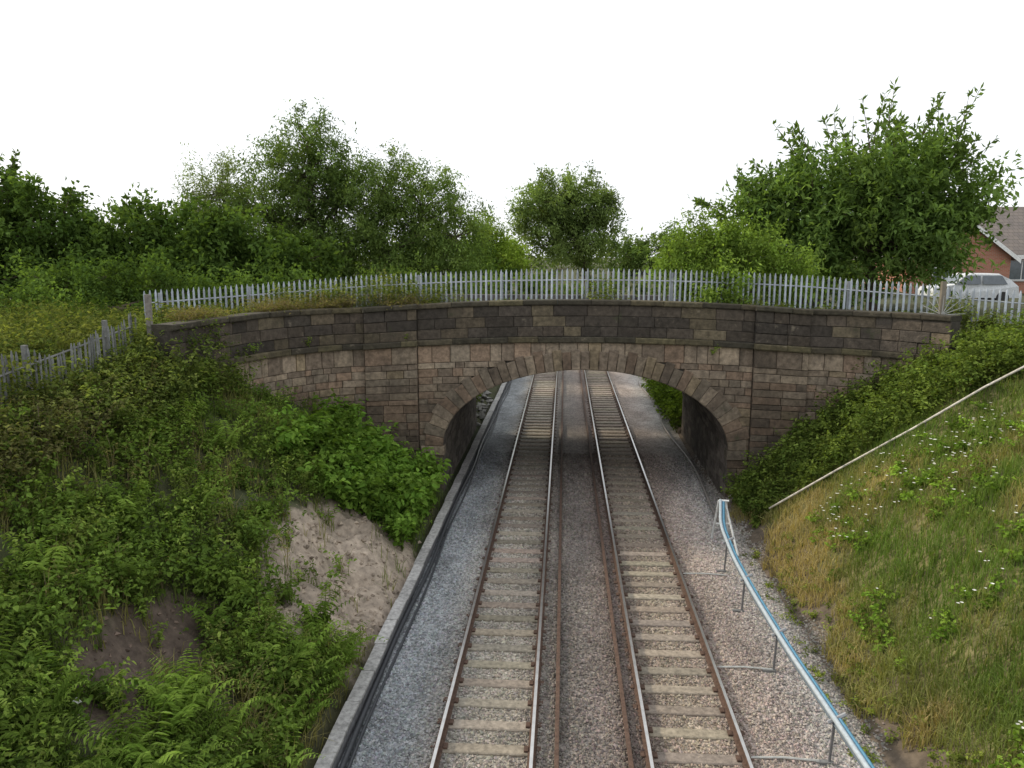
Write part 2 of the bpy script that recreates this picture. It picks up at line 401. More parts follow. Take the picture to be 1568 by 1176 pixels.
prof2=[(cx-ea,z) for z in np.arange(-.5,zs,.28)]+[ep(t) for t in np.linspace(np.pi,0,44)]+[(cx+ea,z) for z in np.arange(-.5,zs,.28)[::-1]]
for i in range(len(prof2)-1):
    (xa,za),(xb,zb2)=prof2[i],prof2[i+1]
    y=24.33
    nx,nz=-(zb2-za),(xb-xa); l=math.hypot(nx,nz)+1e-9; nx,nz=nx/l,nz/l
    if nx*(cx-(xa+xb)/2)+nz*(1-(za+zb2)/2)<0: nx,nz=-nx,-nz
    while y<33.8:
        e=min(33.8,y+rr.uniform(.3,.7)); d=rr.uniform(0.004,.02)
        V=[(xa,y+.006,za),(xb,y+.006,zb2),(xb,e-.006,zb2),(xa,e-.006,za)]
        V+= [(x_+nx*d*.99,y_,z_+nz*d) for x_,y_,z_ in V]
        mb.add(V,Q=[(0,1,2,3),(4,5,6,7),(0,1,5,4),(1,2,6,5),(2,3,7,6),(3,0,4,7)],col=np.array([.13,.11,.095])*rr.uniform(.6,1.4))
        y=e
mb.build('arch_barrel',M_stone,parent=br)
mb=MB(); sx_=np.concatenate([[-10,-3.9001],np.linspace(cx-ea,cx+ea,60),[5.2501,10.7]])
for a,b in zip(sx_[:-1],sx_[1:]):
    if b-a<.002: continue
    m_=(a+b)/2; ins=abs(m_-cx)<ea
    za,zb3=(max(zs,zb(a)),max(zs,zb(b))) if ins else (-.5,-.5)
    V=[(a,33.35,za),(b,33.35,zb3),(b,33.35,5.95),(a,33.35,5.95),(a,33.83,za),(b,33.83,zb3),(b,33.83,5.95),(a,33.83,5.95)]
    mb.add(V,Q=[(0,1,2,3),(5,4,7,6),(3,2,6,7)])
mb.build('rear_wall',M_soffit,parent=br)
mb=MB(); mb.box(-4.2,5.6,24.76,33.34,4.83,4.97); mb.build('road_deck',M_asph,parent=br)

# ------------------------------------------------------------------ palisade fence on bridge
r=R(33)
FP=np.array([(-12.1,21.6),(-10.9,23.2),(-9.0,24.6),(-6.5,25.25),(8.0,25.25),(10.6,24.2),(13.2,22.9),(15,22.2)])
fs=np.concatenate([[0],np.cumsum(np.hypot(*np.diff(FP,axis=0).T))])
ztp=np.array([6.62,6.68,6.80,6.98,6.98,6.80,6.62,6.6])
def fpos(s):
    x=np.interp(s,fs,FP[:,0]);y=np.interp(s,fs,FP[:,1]);z=np.interp(s,fs,ztp)
    z+= .22*max(0,1-((x-.8)/7.3)**2) if abs(x-.8)<7.3 else 0
    return x,y,z
pf=empty('palisade_fence'); mb=MB(); s=0
while s<fs[-1]-.06:
    x,y,z=fpos(s); x2,y2,_=fpos(min(fs[-1],s+.05))
    dx,dy=(x2-x),(y2-y); l=math.hypot(dx,dy); dx/=l;dy/=l; nx,ny=dy,-dx
    w=.034; lean=r.uniform(-.012,.012); z+=r.uniform(-.018,.018); g=r.uniform(.7,1.15)
    f=lambda u,d,zz:(x+dx*u+nx*d+lean*(zz-z),y+dy*u+ny*d,zz)
    zb4=z-1.9
    V=[]
    for zz,k in ((zb4,1),(z-.10,1)):
        V+=[f(-w*k,.0,zz),f(-w*.35*k,.022,zz),f(w*.35*k,.022,zz),f(w*k,.0,zz)]
    V+=[f(-.012,.01,z),f(0,.014,z+.02),f(.012,.01,z)]
    Q=[(0,1,5,4),(1,2,6,5),(2,3,7,6)]
    T=[(4,5,8),(5,9,8),(5,6,9),(6,10,9),(6,7,10)]
    mb.add(V,Q=Q,T=T,col=np.array([.43,.47,.53])*g)
    s+=.165
mb.build('pales',M_galv,parent=pf)
mb=MB()
for dz in (-.35,-1.6):
    P=[]
    for s in np.arange(0,fs[-1],.5):
        x,y,z=fpos(s); P.append((x,y+.03,z+dz))
    mb.tube(P,.024,4,col=(.34,.36,.38))
for s in np.arange(.4,fs[-1],2.75):
    x,y,z=fpos(s); mb.box(x-.04,x+.04,y+.06,y+.14,4.6,z-.08,col=(.32,.34,.36))
mb.build('rails_and_posts',M_galv,parent=pf)
mb=MB(); fx,fy,fz=10.85,23.0,5.95
for k in range(9):
    a=math.radians(5+k*21); mb.tube([(fx,fy,fz),(fx+.55*math.cos(a),fy-.2*math.cos(a),fz+.55*math.sin(a))],[.014,.008],4,col=(.45,.45,.42))
mb.box(fx-.06,fx+.06,fy,fy+.12,4.6,6.9,col=(.22,.19,.15))
mb.build('anti_climb_fan',M_galv)

lf=empty('weathered_palisade_fence'); mb=MB(); r=R(5)
for y in np.arange(6,18.3,.125):
    x=-10.45+.12*math.sin(y*.9); g=float(height(x,y)); t=g+1.42+.05*math.sin(y*2)+r.uniform(-.05,.04); lx=r.uniform(-.05,.05); ly=r.uniform(-.03,.03)
    if r.rand()<.06: continue
    c=np.array([.21,.215,.21])*r.uniform(.65,1.15)
    V=[(x-.01,y-.026,g-.2),(x+.01,y-.026,g-.2),(x+.01,y+.026,g-.2),(x-.01,y+.026,g-.2)]
    V+=[(a+lx,b+ly,t-.1) for a,b,_ in V]; V+=[(x-.01+lx,y+ly,t),(x+.01+lx,y+ly,t)]
    mb.add(V,Q=[(0,1,5,4),(1,2,6,5),(2,3,7,6),(3,0,4,7)],T=[(4,5,9),(6,7,8),(4,9,8),(5,6,9),(6,8,9),(7,4,8)],col=c)
mb.build('pales',M_wood,parent=lf); mb=MB()
for y in np.arange(6.2,18.6,2.7):
    x=-10.52; g=float(height(x,y)); mb.box(x-.045,x+.045,y-.045,y+.045,g-.3,g+1.48,col=(.19,.19,.18))
mb.box(-10.2,-10.09,18.2,18.31,4.4,6.7,col=(.22,.2,.18))
for dz in (.35,1.15):
    mb.tube([(-10.5,y,float(height(-10.5,y,False))+dz) for y in np.arange(6,18.5,1)],.026,4,col=(.18,.18,.17))
mb.build('posts_and_rails',M_wood,parent=lf)

# ------------------------------------------------------------------ handrail pipe, right cess
hr=empty('safety_handrail'); mb=MB()
hp=np.array([(4.42,20.7,.98),(4.22,19.6,.66),(4.12,17.6,.60),(4.10,15.5,.62),(4.17,13.2,.60),(4.30,11.2,.58),(4.42,9.3,.55),(4.6,7.2,.5)])
tt=np.linspace(0,7,60); HP=np.stack([np.interp(tt,range(8),hp[:,i]) for i in range(3)],-1)
HP[2:-2]=(HP[:-4]+HP[1:-3]+HP[2:-2]+HP[3:-1]+HP[4:])/5
mb.tube(HP,.042,8,col=(.12,.29,.42)); mb.build('blue_pipe',M_paint,parent=hr,smooth=True)
mb=MB(); mb.tube(HP+np.array([-.08,0,.03]),.042,8,col=(.42,.48,.53)); mb.tube(HP+np.array([-.06,0,-.08]),.03,6,col=(.14,.18,.22)); mb.build('grey_pipes',M_paint,parent=hr,smooth=True)
mb=MB()
for y in (8.6,11.2,13.9,16.4,18.6):
    x=float(np.interp(y,hp[::-1,1],hp[::-1,0])); z=float(np.interp(y,hp[::-1,1],hp[::-1,2]))
    mb.tube([(x-.1,y,-.25),(x-.06,y,z+.02)],.022,6,col=(.16,.16,.17)); mb.tube([(x-.16,y,z-.06),(x+.1,y,z+.09)],.034,6,col=(.3,.31,.33))
    mb.box(x-.3,x-.05,y-.04,y+.04,-.2,-.14,col=(.2,.2,.2))
for a,b in (((4.18,20.9,-.2),(4.3,20.7,1.0)),((4.62,20.9,-.2),(4.5,20.7,1.0)),((4.3,20.7,1.0),(4.55,20.6,1.02)),((4.46,20.7,.98),(4.66,19.7,-.2)),((4.2,20.5,.4),(4.6,20.5,.4))):
    mb.tube([a,b],.03,6,col=(.72,.73,.73))
mb.build('posts',M_paint,parent=hr)
for y in (11.2,13.9,18.3):
    mb=MB(); mb.tube([(3.0,y,-.13),(3.5,y+.02,-.12),(4.05,y,-.14)],.02,5,col=(.55,.55,.52)); mb.build('tie_bar',M_paint)
mb=MB()
pts=np.array([(5.75,21.0,.70),(7.2,20.2,2.05),(8.7,19.4,3.38),(10,18.8,4.55),(11.4,18.2,5.65),(13.5,17.5,6.5)])
tt=np.linspace(0,5,26); P=np.stack([np.interp(tt,range(6),pts[:,i]) for i in range(3)],-1)
mb.tube(P,.028,7,col=(.60,.56,.50))
for p in P[3::8]: mb.tube([(p[0],p[1]+.02,p[2]),(p[0],p[1]+.02,p[2]-1.1)],.018,6,col=(.2,.18,.13))
mb.build('slope_pipe',M_wood,smooth=True)
mb=MB(); ty=np.arange(20.5,48,.6)
mb.tube(np.stack([4.75+.12*np.sin(ty*.5),ty,-.12+0*ty],-1),.04,6,col=(.25,.22,.2)); mb.build('ground_cable',M_paint,smooth=True)

# ------------------------------------------------------------------ foliage
LK=np.array([1.55,1.56,1.15])
def unit(v): return v/(np.linalg.norm(v,axis=-1,keepdims=True)+1e-9)
def leaf_geo(P,D,Nn,L,W,six=False):
    D=unit(D); S=unit(np.cross(D,Nn)); Nn=np.cross(S,D); L=L[:,None];W=W[:,None];n=len(P)
    if six:
        V=np.stack([P,P+D*L*.3+S*W*.5+Nn*W*.18,P+D*L*.68+S*W*.36+Nn*W*.12-Nn*L*.06,P+D*L-Nn*L*.18,P+D*L*.68-S*W*.36+Nn*W*.12-Nn*L*.06,P+D*L*.3-S*W*.5+Nn*W*.18],1)
        F=np.array([(0,1,2,3),(0,3,4,5)]); k=6
    else:
        V=np.stack([P,P+D*L*.45+S*W*.5+Nn*W*.15,P+D*L-Nn*L*.1,P+D*L*.45-S*W*.5+Nn*W*.15],1); F=np.array([(0,1,2,3)]); k=4
    return V.reshape(-1,3),(F[None]+k*np.arange(n)[:,None,None]).reshape(-1,4),k

def tree(name,base,lobes,nleaf,leafL,leafW,cols,seed,twig=.8,clump=.55,up=.35,droop=0,trunk_r=.2,shoots=(),npc=90,bark=True):
    r=R(seed); lobes=np.array(lobes,float); ctr=lobes[:,:3]; rad=lobes[:,3:6]
    vol=np.prod(rad,axis=1)**(.8); nc=max(6,nleaf//npc)
    li=r.choice(len(lobes),nc,p=vol/vol.sum()); d=unit(r.normal(size=(nc,3)))
    rr=r.rand(nc)**.42
    C=ctr[li]+d*rad[li]*rr[:,None]*r.uniform(.84,1.14,(nc,1))
    mb=MB(); base=np.array(base,float)
    top=ctr.mean(0); mid=(base+top)/2+np.array([.15,0,.3])
    if bark:
        mb.tube([base-np.array([0,0,.4]),base*.6+mid*.4,mid,top],[trunk_r*1.25,trunk_r,trunk_r*.8,trunk_r*.45],9,m=1,col=(.1,.08,.06))
        for c in ctr:
            a=mid+(top-mid)*r.uniform(0,.8); m_=(a+c)/2+np.array([0,0,-.1])+r.normal(size=3)*.15
            mb.tube([a,m_,c],[trunk_r*.5,trunk_r*.3,trunk_r*.12],6,m=1,cap=False)
        for i in r.choice(nc,min(nc,160),replace=False):
            a=ctr[li[i]]; m_=(a+C[i])/2+r.normal(size=3)*.12
            mb.tube([a,m_,C[i]],[trunk_r*.14,trunk_r*.09,.012],4,m=1,cap=False)
    nt=nc*6; ci=np.repeat(np.arange(nc),6)
    td=unit(d[ci]*.7+r.normal(size=(nt,3))*.75+np.array([0,0,up])); tl=twig*r.uniform(.4,1.25,nt)
    tp=C[ci]+r.normal(size=(nt,3))*clump*.3
    if len(shoots):
        S0=[];SD=[];SL=[]
        for (x,y,z,dx,dy,dz,l,k) in shoots:
            for _ in range(k):
                S0.append((x+r.normal()*.3,y+r.normal()*.3,z+r.normal()*.25)); SD.append((dx+r.normal()*.22,dy+r.normal()*.18,dz)); SL.append(l*r.uniform(.5,1.15))
        S0=np.array(S0);SD=unit(np.array(SD));SL=np.array(SL)
        for a,b,c in zip(S0,SD,SL): mb.tube([a-b*.6,a,a+b*c],[.03,.02,.006],4,m=1,cap=False)
    k=max(1,nleaf//nt); n=nt*k; ti=np.repeat(np.arange(nt),k); t=r.rand(n)
    P=tp[ti]+td[ti]*(tl[ti]*t)[:,None]+r.normal(size=(n,3))*clump*.22
    P[:,2]-=droop*(tl[ti]*t)**1.5
    D=unit(td[ti]*.5+r.normal(size=(n,3))*.8+np.array([0,0,-.25-droop])); Nn=unit(r.normal(size=(n,3))*.6+np.array([0,0,.9]))
    cb=r.uniform(.55,1.4,nc); cm=r.rand(nc)
    cols=np.array(cols)*LK; mixv=np.clip(cm[ci[ti]]+r.normal(size=n)*.15,0,1)[:,None]
    col=(cols[0]*(1-mixv)+cols[1]*mixv)*(cb[ci[ti]]*r.uniform(.8,1.2,n))[:,None]
    if len(shoots):
        k2=24; n2=len(S0)*k2; si=np.repeat(np.arange(len(S0)),k2); t2=r.rand(n2)
        P2=S0[si]+SD[si]*(SL[si]*t2)[:,None]; D2=unit(SD[si]*.5+r.normal(size=(n2,3))*.7)
        P=np.vstack([P,P2]);D=np.vstack([D,D2]);Nn=np.vstack([Nn,unit(r.normal(size=(n2,3)))]); col=np.vstack([col,np.tile(cols.mean(0),(n2,1))*r.uniform(.6,1.1,(n2,1))])
    n=len(P); L=leafL*r.uniform(.65,1.25,n); W=leafW*r.uniform(.7,1.2,n)
    V,F,kk=leaf_geo(P,D,Nn,L,W); mb.add(V,Q=F,col=np.repeat(col,kk,0),m=0)
    return mb.build(name,[M_leaf,M_bark])

G_dark=[(.038,.065,.022),(.07,.108,.036)]
G_mid=[(.058,.09,.036),(.105,.148,.058)]
G_grey=[(.08,.105,.06),(.13,.16,.09)]
G_lime=[(.09,.14,.03),(.15,.20,.05)]
tree('willow_tree',(-14,45,4.9),[(-15.2,45,12.2,2.7,2.6,2.7),(-17.0,44.5,9.8,2.6,2.6,2.4),(-13.2,45,10.6,2.9,2.8,2.9),(-14.8,45,14.1,1.7,1.6,1.5),(-14.5,44,7.2,4.0,2.6,2.6)],42000,.24,.085,G_mid,1,twig=1.2,droop=.15,trunk_r=.35)
tree('willow_tree',(-9.5,46,4.9),[(-10.6,46,11.4,2.3,2.4,2.3),(-8.4,46,10.4,2.3,2.4,2.6),(-6.5,46,8.7,1.8,2,2.3),(-10.5,45,7.8,3.0,2.4,2.6),(-8,45,6.5,3,2,2)],40000,.24,.08,[(.068,.105,.04),(.125,.17,.065)],2,twig=1.1,droop=.3,trunk_r=.3)
tree('birch_tree',(-20.5,46,4.9),[(-20.6,46,11.4,1.7,1.8,1.9),(-19.5,46,9.2,2.3,2,2.5),(-22,46,9,1.8,2,2)],18000,.2,.075,G_grey,3,twig=1.2,up=.8,trunk_r=.2)
tree('sycamore_tree',(-17,33,4.9),[(-15,33,7.6,2.6,2.2,1.8),(-18.5,33.5,7.9,2.6,2.2,1.8),(-12.0,33,7.0,1.9,1.8,1.5),(-16,32,6.2,4.5,2,1.6)],30000,.27,.16,G_dark,4,trunk_r=.28)
tree('sycamore_tree',(-24,33,4.9),[(-23,33,8.3,2.6,2.4,2.1),(-26,33,9.6,2.2,2.4,2.2),(-21.2,32.5,7.0,2.2,2,1.8),(-25,32,6.4,4,2,2)],30000,.27,.15,G_dark,5,up=.6,trunk_r=.3,
     shoots=[(-24.5,33,10.6,.1,0,1,1.3,6),(-22,33,9.6,.2,0,1,1.0,5),(-19,33,9.0,.3,0,1,.9,5)])
tree('hawthorn_tree',(-16,27,4.9),[(-14.5,27.5,6.2,1.8,1.5,1.1),(-18,27,6.3,2.2,1.6,1.3),(-11.2,29,6.2,1.6,1.2,1.0),(-16.5,24.5,5.5,2.2,1.2,.8),(-20,24,5.6,2.2,1.4,1.0),(-13.5,22.5,5.3,1.4,1.2,.6)],23000,.17,.1,G_dark,6,trunk_r=.15)
tree('ash_tree',(-5.8,58,4.9),[(-6.0,58,8.8,1.8,2,2.1),(-4.6,58,7.2,1.5,2,1.6)],9000,.26,.1,G_lime,7,trunk_r=.2)
tree('ash_tree',(3.5,104,3),[(.4,104,14.4,5.0,4.5,4.4),(-3.2,104,12.4,4.0,4,3.8),(3.8,104,12.4,3.9,4,3.8),(.5,103,9,5.4,4,3.4)],28000,.5,.2,[(.078,.113,.05),(.13,.17,.075)],8,twig=1.7,clump=1.1,trunk_r=.5)
tree('ash_tree',(12,95,4.9),[(12,95,8.3,3.2,2.5,2.4),(8,97,7.2,2.8,2.5,2.2),(16,92,8.2,3.2,2.5,2.6)],9000,.45,.2,G_mid,14,twig=1.2,clump=1,trunk_r=.3)
tree('shrub',(-5,70,4.9),[(-4.9,70,7.2,1.6,1.5,1.5)],3500,.3,.14,G_lime,9,trunk_r=.12)
sh=[(12.0,32,12.0,-.05,0,1,2.0,6),(14.6,32,11.7,.2,0,1,1.9,6),(13.2,32,12.0,.15,0,1,1.5,4),(9.6,32,11.2,-.5,0,1,1.8,6),(15.7,32,10.2,.9,0,.6,1.3,6),(7.4,32,10.0,-.6,0,.9,1.3,5),(15.5,32,11.2,.6,0,1,1.4,5),(15.7,32,9.0,1,0,.15,.9,4),(6.4,32,9.0,-1,0,.5,1.0,5),(10.8,32,11.4,-.3,0,1,1.6,5),(13.8,32,11.8,.1,0,1,1.6,5)]
tree('cherry_tree',(12.5,32,4.9),[(12.3,32,10.1,2.9,2.6,1.8),(14.0,32,9.9,2.1,2.4,1.7),(9.5,32,9.6,2.2,2.2,1.6),(7.8,32.3,9.0,1.4,1.8,1.3),(14.7,32,8.6,1.2,2,1.3),(12.5,31.5,8.0,3.2,2.4,1.6),(9.4,31.5,7.8,2.8,2,1.5)],36000,.30,.12,[(.062,.10,.038),(.108,.16,.058)],10,twig=1.2,up=.5,trunk_r=.26,shoots=sh)
tree('hazel_shrub',(5.0,26.6,4.9),[(4.9,26.8,7.7,1.3,.9,1.15),(3.9,26.6,7.0,.8,.7,.8),(6.1,26.9,7.6,1.1,.9,1.2),(5.1,25.6,6.5,.7,.7,.8),(7.4,27,6.8,1.0,.8,.9)],19000,.15,.07,[(.09,.14,.038),(.145,.20,.058)],11,twig=.7,clump=.4,trunk_r=.08)
r=R(77); lob=[]
for x in np.arange(-120,140,7.): lob.append((x+r.uniform(-2,2),135+r.uniform(-6,6),7.2,5.5,4,r.uniform(2.6,4.2) if abs(x)<25 else r.uniform(4,8)))
tree('distant_trees',(0,140,4),lob,40000,.9,.45,[(.07,.095,.05),(.11,.14,.07)],12,twig=2,clump=2,bark=False,npc=40)
lob=[]
for x in np.arange(-60,-4,3.2): lob.append((x,52+r.uniform(-3,3),6.4,2.4,2,r.uniform(1.6,2.4)))
for x in np.arange(9,17,3.2): lob.append((x,45+r.uniform(-3,3),6.2,2.4,2,r.uniform(1.0,1.6)))
tree('hedge',(0,52,4),lob,34000,.33,.17,G_dark,13,twig=.9,clump=.8,bark=False)
lob=[]
for x in np.arange(-12,13,1.5): lob.append((x+r.uniform(-.4,.4),35.6+r.uniform(-.4,.4),5.7,1.1,.8,r.uniform(.7,1.3)))
tree('hedge',(0,35,4),lob,26000,.17,.09,[(.045,.072,.026),(.09,.13,.042)],15,twig=.55,clump=.5,bark=False)

def plants(name,XY,H,nst,lps,leafL,leafW,cols,seed,spread=.6,fern=False,arch=.35,z=None,six=True,stemcol=(.09,.11,.04)):
    r=R(seed); n=len(XY); Z=height(XY[:,0],XY[:,1]) if z is None else z
    B=np.column_stack([XY,Z-.03]); ns=n*nst; pi=np.repeat(np.arange(n),nst)
    az=r.rand(ns)*6.283; out=np.stack([np.cos(az),np.sin(az),0*az],-1); Hs=(H if np.ndim(H)==0 else H[pi])*r.uniform(.55,1.15,ns)
    sp=spread*Hs*r.uniform(.3,1.2,ns)
    cb=r.uniform(.55,1.35,n)
    N=ns*lps; si=np.repeat(np.arange(ns),lps)
    def curve(t,si): return B[pi[si]]+out[si]*(sp[si]*t**1.4)[:,None]+np.stack([0*t,0*t,Hs[si]*(t*(1+arch)-arch*t**3*1.3)],-1)
    if fern:
        j=np.tile(np.arange(lps),ns); side=np.where(j%2==0,1.,-1.); t=.15+.85*(j//2)/(lps/2)
        P=curve(t,si); S=np.stack([-out[si][:,1],out[si][:,0],0*t],-1)
        D=S*side[:,None]+out[si]*.35+np.array([0,0,-.15])+r.normal(size=(N,3))*.08
        Nn=unit(np.array([0,0,1.])+out[si]*.3+r.normal(size=(N,3))*.12); L=leafL*(1.15-t)*1.3*r.uniform(.85,1.1,N)*(Hs[si]/np.mean(Hs))
    else:
        t=.15+.85*r.rand(N)**.7; P=curve(t,si)+r.normal(size=(N,3))*leafL*.4
        D=np.column_stack([r.normal(size=(N,2)),r.normal(size=N)*.3-.2])+out[si]*.4; Nn=unit(np.array([0,0,1.])+r.normal(size=(N,3))*.45)
        L=leafL*r.uniform(.55,1.25,N)
    W=leafW/leafL*L*r.uniform(.85,1.15,N)
    cols=np.array(cols)*LK; m=np.clip(r.rand(n)[pi[si]]+r.normal(size=N)*.18,0,1)[:,None]
    col=(cols[0]*(1-m)+cols[1]*m)*(cb[pi[si]]*r.uniform(.8,1.2,N))[:,None]
    V,F,k=leaf_geo(P,D,Nn,L,W,six); mb=MB(); mb.add(V,Q=F,col=np.repeat(col,k,0))
    ks=4; ts=np.linspace(0,1,ks); rows=[]
    for tt_ in ts:
        c_=curve(np.full(ns,tt_),np.arange(ns)); w=.006*(1.2-tt_); S=np.stack([-out[:,1],out[:,0],0*az],-1)
        rows.append(c_-S*w); rows.append(c_+S*w)
    V=np.stack(rows,1).reshape(-1,3); q=np.array([(2*i,2*i+1,2*i+3,2*i+2) for i in range(ks-1)])
    mb.add(V,Q=(q[None]+8*np.arange(ns)[:,None,None]).reshape(-1,4),col=stemcol)
    return mb.build(name,[M_leaf])
def scatter(n,x0,x1,y0,y1,seed,cond=None,near=True):
    r=R(seed); X=r.uniform(x0,x1,n); Y=(y0*np.exp(r.rand(n)*np.log(y1/y0))) if near else r.uniform(y0,y1,n)
    ok=np.ones(n,bool)
    if cond is not None: ok=cond(X,Y)
    return np.column_stack([X,Y])[ok]
def ywl(X): return np.interp(X,[p[0] for p in LW[::-1]],[p[1] for p in LW[::-1]])
def ywr(X): return np.interp(X,[p[0] for p in RW],[p[1] for p in RW])
okL=lambda X,Y:((ell(X,Y,SAND)>.95)|(fbm(X*3,Y*3,12)>.68))&((ell(X,Y,SOIL)>1)|(fbm(X*3,Y*3,2)>.56))&(Y<np.where(X<-9.5,40,ywl(X)-.25))&(fbm(X*1.4,Y*1.4,123)<.66)
B_g=[(.06,.098,.028),(.12,.175,.048)]
XY=scatter(1950,-10.4,-3.95,5.5,24,1,okL)
Hh=.2+1.2*fbm(XY[:,0]*.7,XY[:,1]*.7,44)**1.7
plants('bramble_undergrowth',XY,Hh,7,8,.10,.06,B_g,3,spread=.75)
XY=scatter(850,-10.4,-3.95,5.5,24,5,okL)
plants('nettle_undergrowth',XY,.35+.75*R(3).rand(len(XY)),4,14,.085,.04,[(.09,.14,.035),(.16,.20,.065)],6,spread=.35)
okF=lambda X,Y:okL(X,Y)&(fbm(X*.6,Y*.6,90)>.5)
XY=np.vstack([scatter(190,-9,-4.1,6,18,8,okF),scatter(120,-5.6,-3.95,8.0,14.2,9,okL)])
plants('fern_undergrowth',XY,.45+.6*R(4).rand(len(XY)),9,24,.13,.035,[(.08,.13,.03),(.15,.21,.06)],10,spread=1.0,fern=True,arch=.5)
XY=scatter(170,-7.2,-4.0,18.6,23.8,11,lambda X,Y:(Y<ywl(X)-.4),near=False)
plants('sycamore_saplings',XY,.6+.8*R(6).rand(len(XY)),8,13,.19,.12,[(.068,.125,.028),(.125,.195,.048)],12,spread=.6)
XY=scatter(190,-9,-4.2,9,20,51,lambda X,Y:okL(X,Y)&(fbm(X*.9,Y*.9,52)>.5))
plants('dry_weeds',XY,.5+.6*R(16).rand(len(XY)),5,10,.07,.02,[(.17,.15,.08),(.13,.15,.06)],53,spread=.5,stemcol=(.28,.23,.14))
XY=scatter(2000,-22,-9.8,11,24,14,lambda X,Y:(Y<30),near=False)
plants('verge_weeds',XY,.35+1.1*fbm(XY[:,0],XY[:,1],19)+.35*R(7).rand(len(XY)),6,8,.12,.05,[(.045,.066,.025),(.12,.13,.05)],15,spread=.45)
XY=scatter(340,-10.6,-8.6,14.5,20.5,16,lambda X,Y:X<-8.9,near=False)
plants('bramble_undergrowth',XY,.65+.6*R(8).rand(len(XY)),7,11,.10,.055,[(.06,.085,.033),(.12,.145,.052)],17,spread=.7)
XY=scatter(460,-10.3,-9.2,7,17,41)
plants('dry_bramble',XY,.45+.6*R(18).rand(len(XY)),7,8,.09,.045,[(.085,.08,.047),(.11,.125,.055)],42,spread=.8,stemcol=(.2,.16,.12))
polel=lambda X:21.1-.52*(X-5.6)
XY=scatter(1300,5.4,12.6,18.0,24.1,18,lambda X,Y:(Y<np.where(X>10.6,23,ywr(X)-.2))&(Y>polel(X)+.3),near=False)
plants('ivy_undergrowth',XY,.25+.8*R(9).rand(len(XY))*(.4+1.2*fbm(XY[:,0],XY[:,1],29)),7,9,.10,.065,[(.055,.085,.026),(.115,.15,.045)],19,spread=.7)
okR=lambda X,Y:(fbm(X*.45+3,Y*.45,61)>.48)&(Y<polel(X)-.2)&(X>5.9)
XY=scatter(1200,5.8,13,7.5,21,20,okR)
plants('bindweed_undergrowth',XY,.16+.2*R(10).rand(len(XY)),6,9,.08,.06,[(.09,.155,.03),(.15,.22,.05)],21,spread=1.1)
XY=scatter(260,5.0,8.5,34.2,46,22,near=False)
plants('trackside_bushes',XY,.9+.8*R(11).rand(len(XY)),7,10,.2,.13,[(.06,.09,.025),(.11,.16,.04)],23,spread=.6)
XY=scatter(200,-8,-4.3,34.2,50,24,near=False)
plants('trackside_bushes',XY,.5+.6*R(12).rand(len(XY)),7,9,.2,.12,[(.06,.08,.025),(.10,.13,.04)],25,spread=.6)
r=R(40); n=650; sx=r.uniform(-11.9,12.5,n); fy=np.interp(sx,FP[:,0],FP[:,1])-r.uniform(.1,.55,n)
XY=np.column_stack([sx,fy]); nn_=fbm(sx*.9,sx*0,70); hh=.2+1.1*np.clip(nn_-.42,0,1)*2.2+.35*r.rand(n)*(sx<-3)
plants('parapet_weeds',XY,hh+.35,4,9,.10,.045,[(.07,.10,.035),(.14,.15,.06)],26,spread=.35,z=np.full(n,5.40))
n=260; s=r.uniform(-12.6,-4.6,n); s=s[fbm(s*.8,s*0,71)>.40]; n=len(s); XYp=np.array([pos(a,-.3-.5*r.rand(),0)[:2] for a in s])
plants('dead_bramble_tangle',XYp,(.15+.7*fbm(s*1.1,s*0,72)*r.rand(n)+.1),9,4,.08,.03,[(.14,.11,.06),(.10,.11,.042)],27,spread=2.2,z=np.full(n,5.85),stemcol=(.2,.155,.11),arch=.9)
XYp=np.array([pos(a,.1,0)[:2] for a in (-5.0,4.6,-8.3,-10.5)])
plants('wall_fern',XYp,.3,8,12,.06,.028,G_lime,28,spread=.9,z=np.array([4.95,4.6,4.9,4.9]))
XY=scatter(170,4.7,6.0,8,20,29); plants('cess_weeds',XY,.2,6,8,.06,.03,[(.1,.14,.04),(.17,.2,.06)],30,spread=.9)

def grass(name,XY,L,cols,seed,wid=.009,lean=.5):
    r=R(seed);n=len(XY); Z=height(XY[:,0],XY[:,1]); B=np.column_stack([XY,Z-.02]); az=r.rand(n)*6.283
    o=np.stack([np.cos(az),np.sin(az),0*az],-1); S=np.stack([-o[:,1],o[:,0],0*az],-1)
    L=L*r.uniform(.5,1.25,n)*(.55+1.0*fbm(XY[:,0]*1.5,XY[:,1]*1.5,97)); ln=lean*r.uniform(.2,1.3,n)
    w=(wid*r.uniform(.6,1.3,n))[:,None]; up=np.array([0,0,1.])
    m_=B+o*(ln*L*.3)[:,None]+up*(L*.6)[:,None]; t_=B+o*(ln*L)[:,None]+up*(L*(1-.3*ln))[:,None]
    V=np.stack([B-S*w,B+S*w,m_+S*w*.8,m_-S*w*.8,t_],1).reshape(-1,3); i=5*np.arange(n)[:,None]
    pn=fbm(XY[:,0]*.55+9,XY[:,1]*.55,50); m=np.clip((pn-.5)*4.5+.38+r.normal(size=n)*.22,0,1)
    if XY[:,0].mean()>0: m=np.clip(m+.6*np.clip(1-(XY[:,0]-5.3)/1.4,0,1)+.15*np.clip((XY[:,0]-9)/3,0,1),0,1)
    m=m[:,None]
    cols=np.array(cols); c=(cols[0]*(1-m)+cols[1]*m)*r.uniform(.7,1.3,(n,1))*(.7+.6*fbm(XY[:,0]*1.1,XY[:,1]*1.1,98))[:,None]
    return np_mesh(name,V,[np.array([0,1,2,3])+i,np.array([3,2,4])+i],[M_leaf],col=np.repeat(c,5,0))
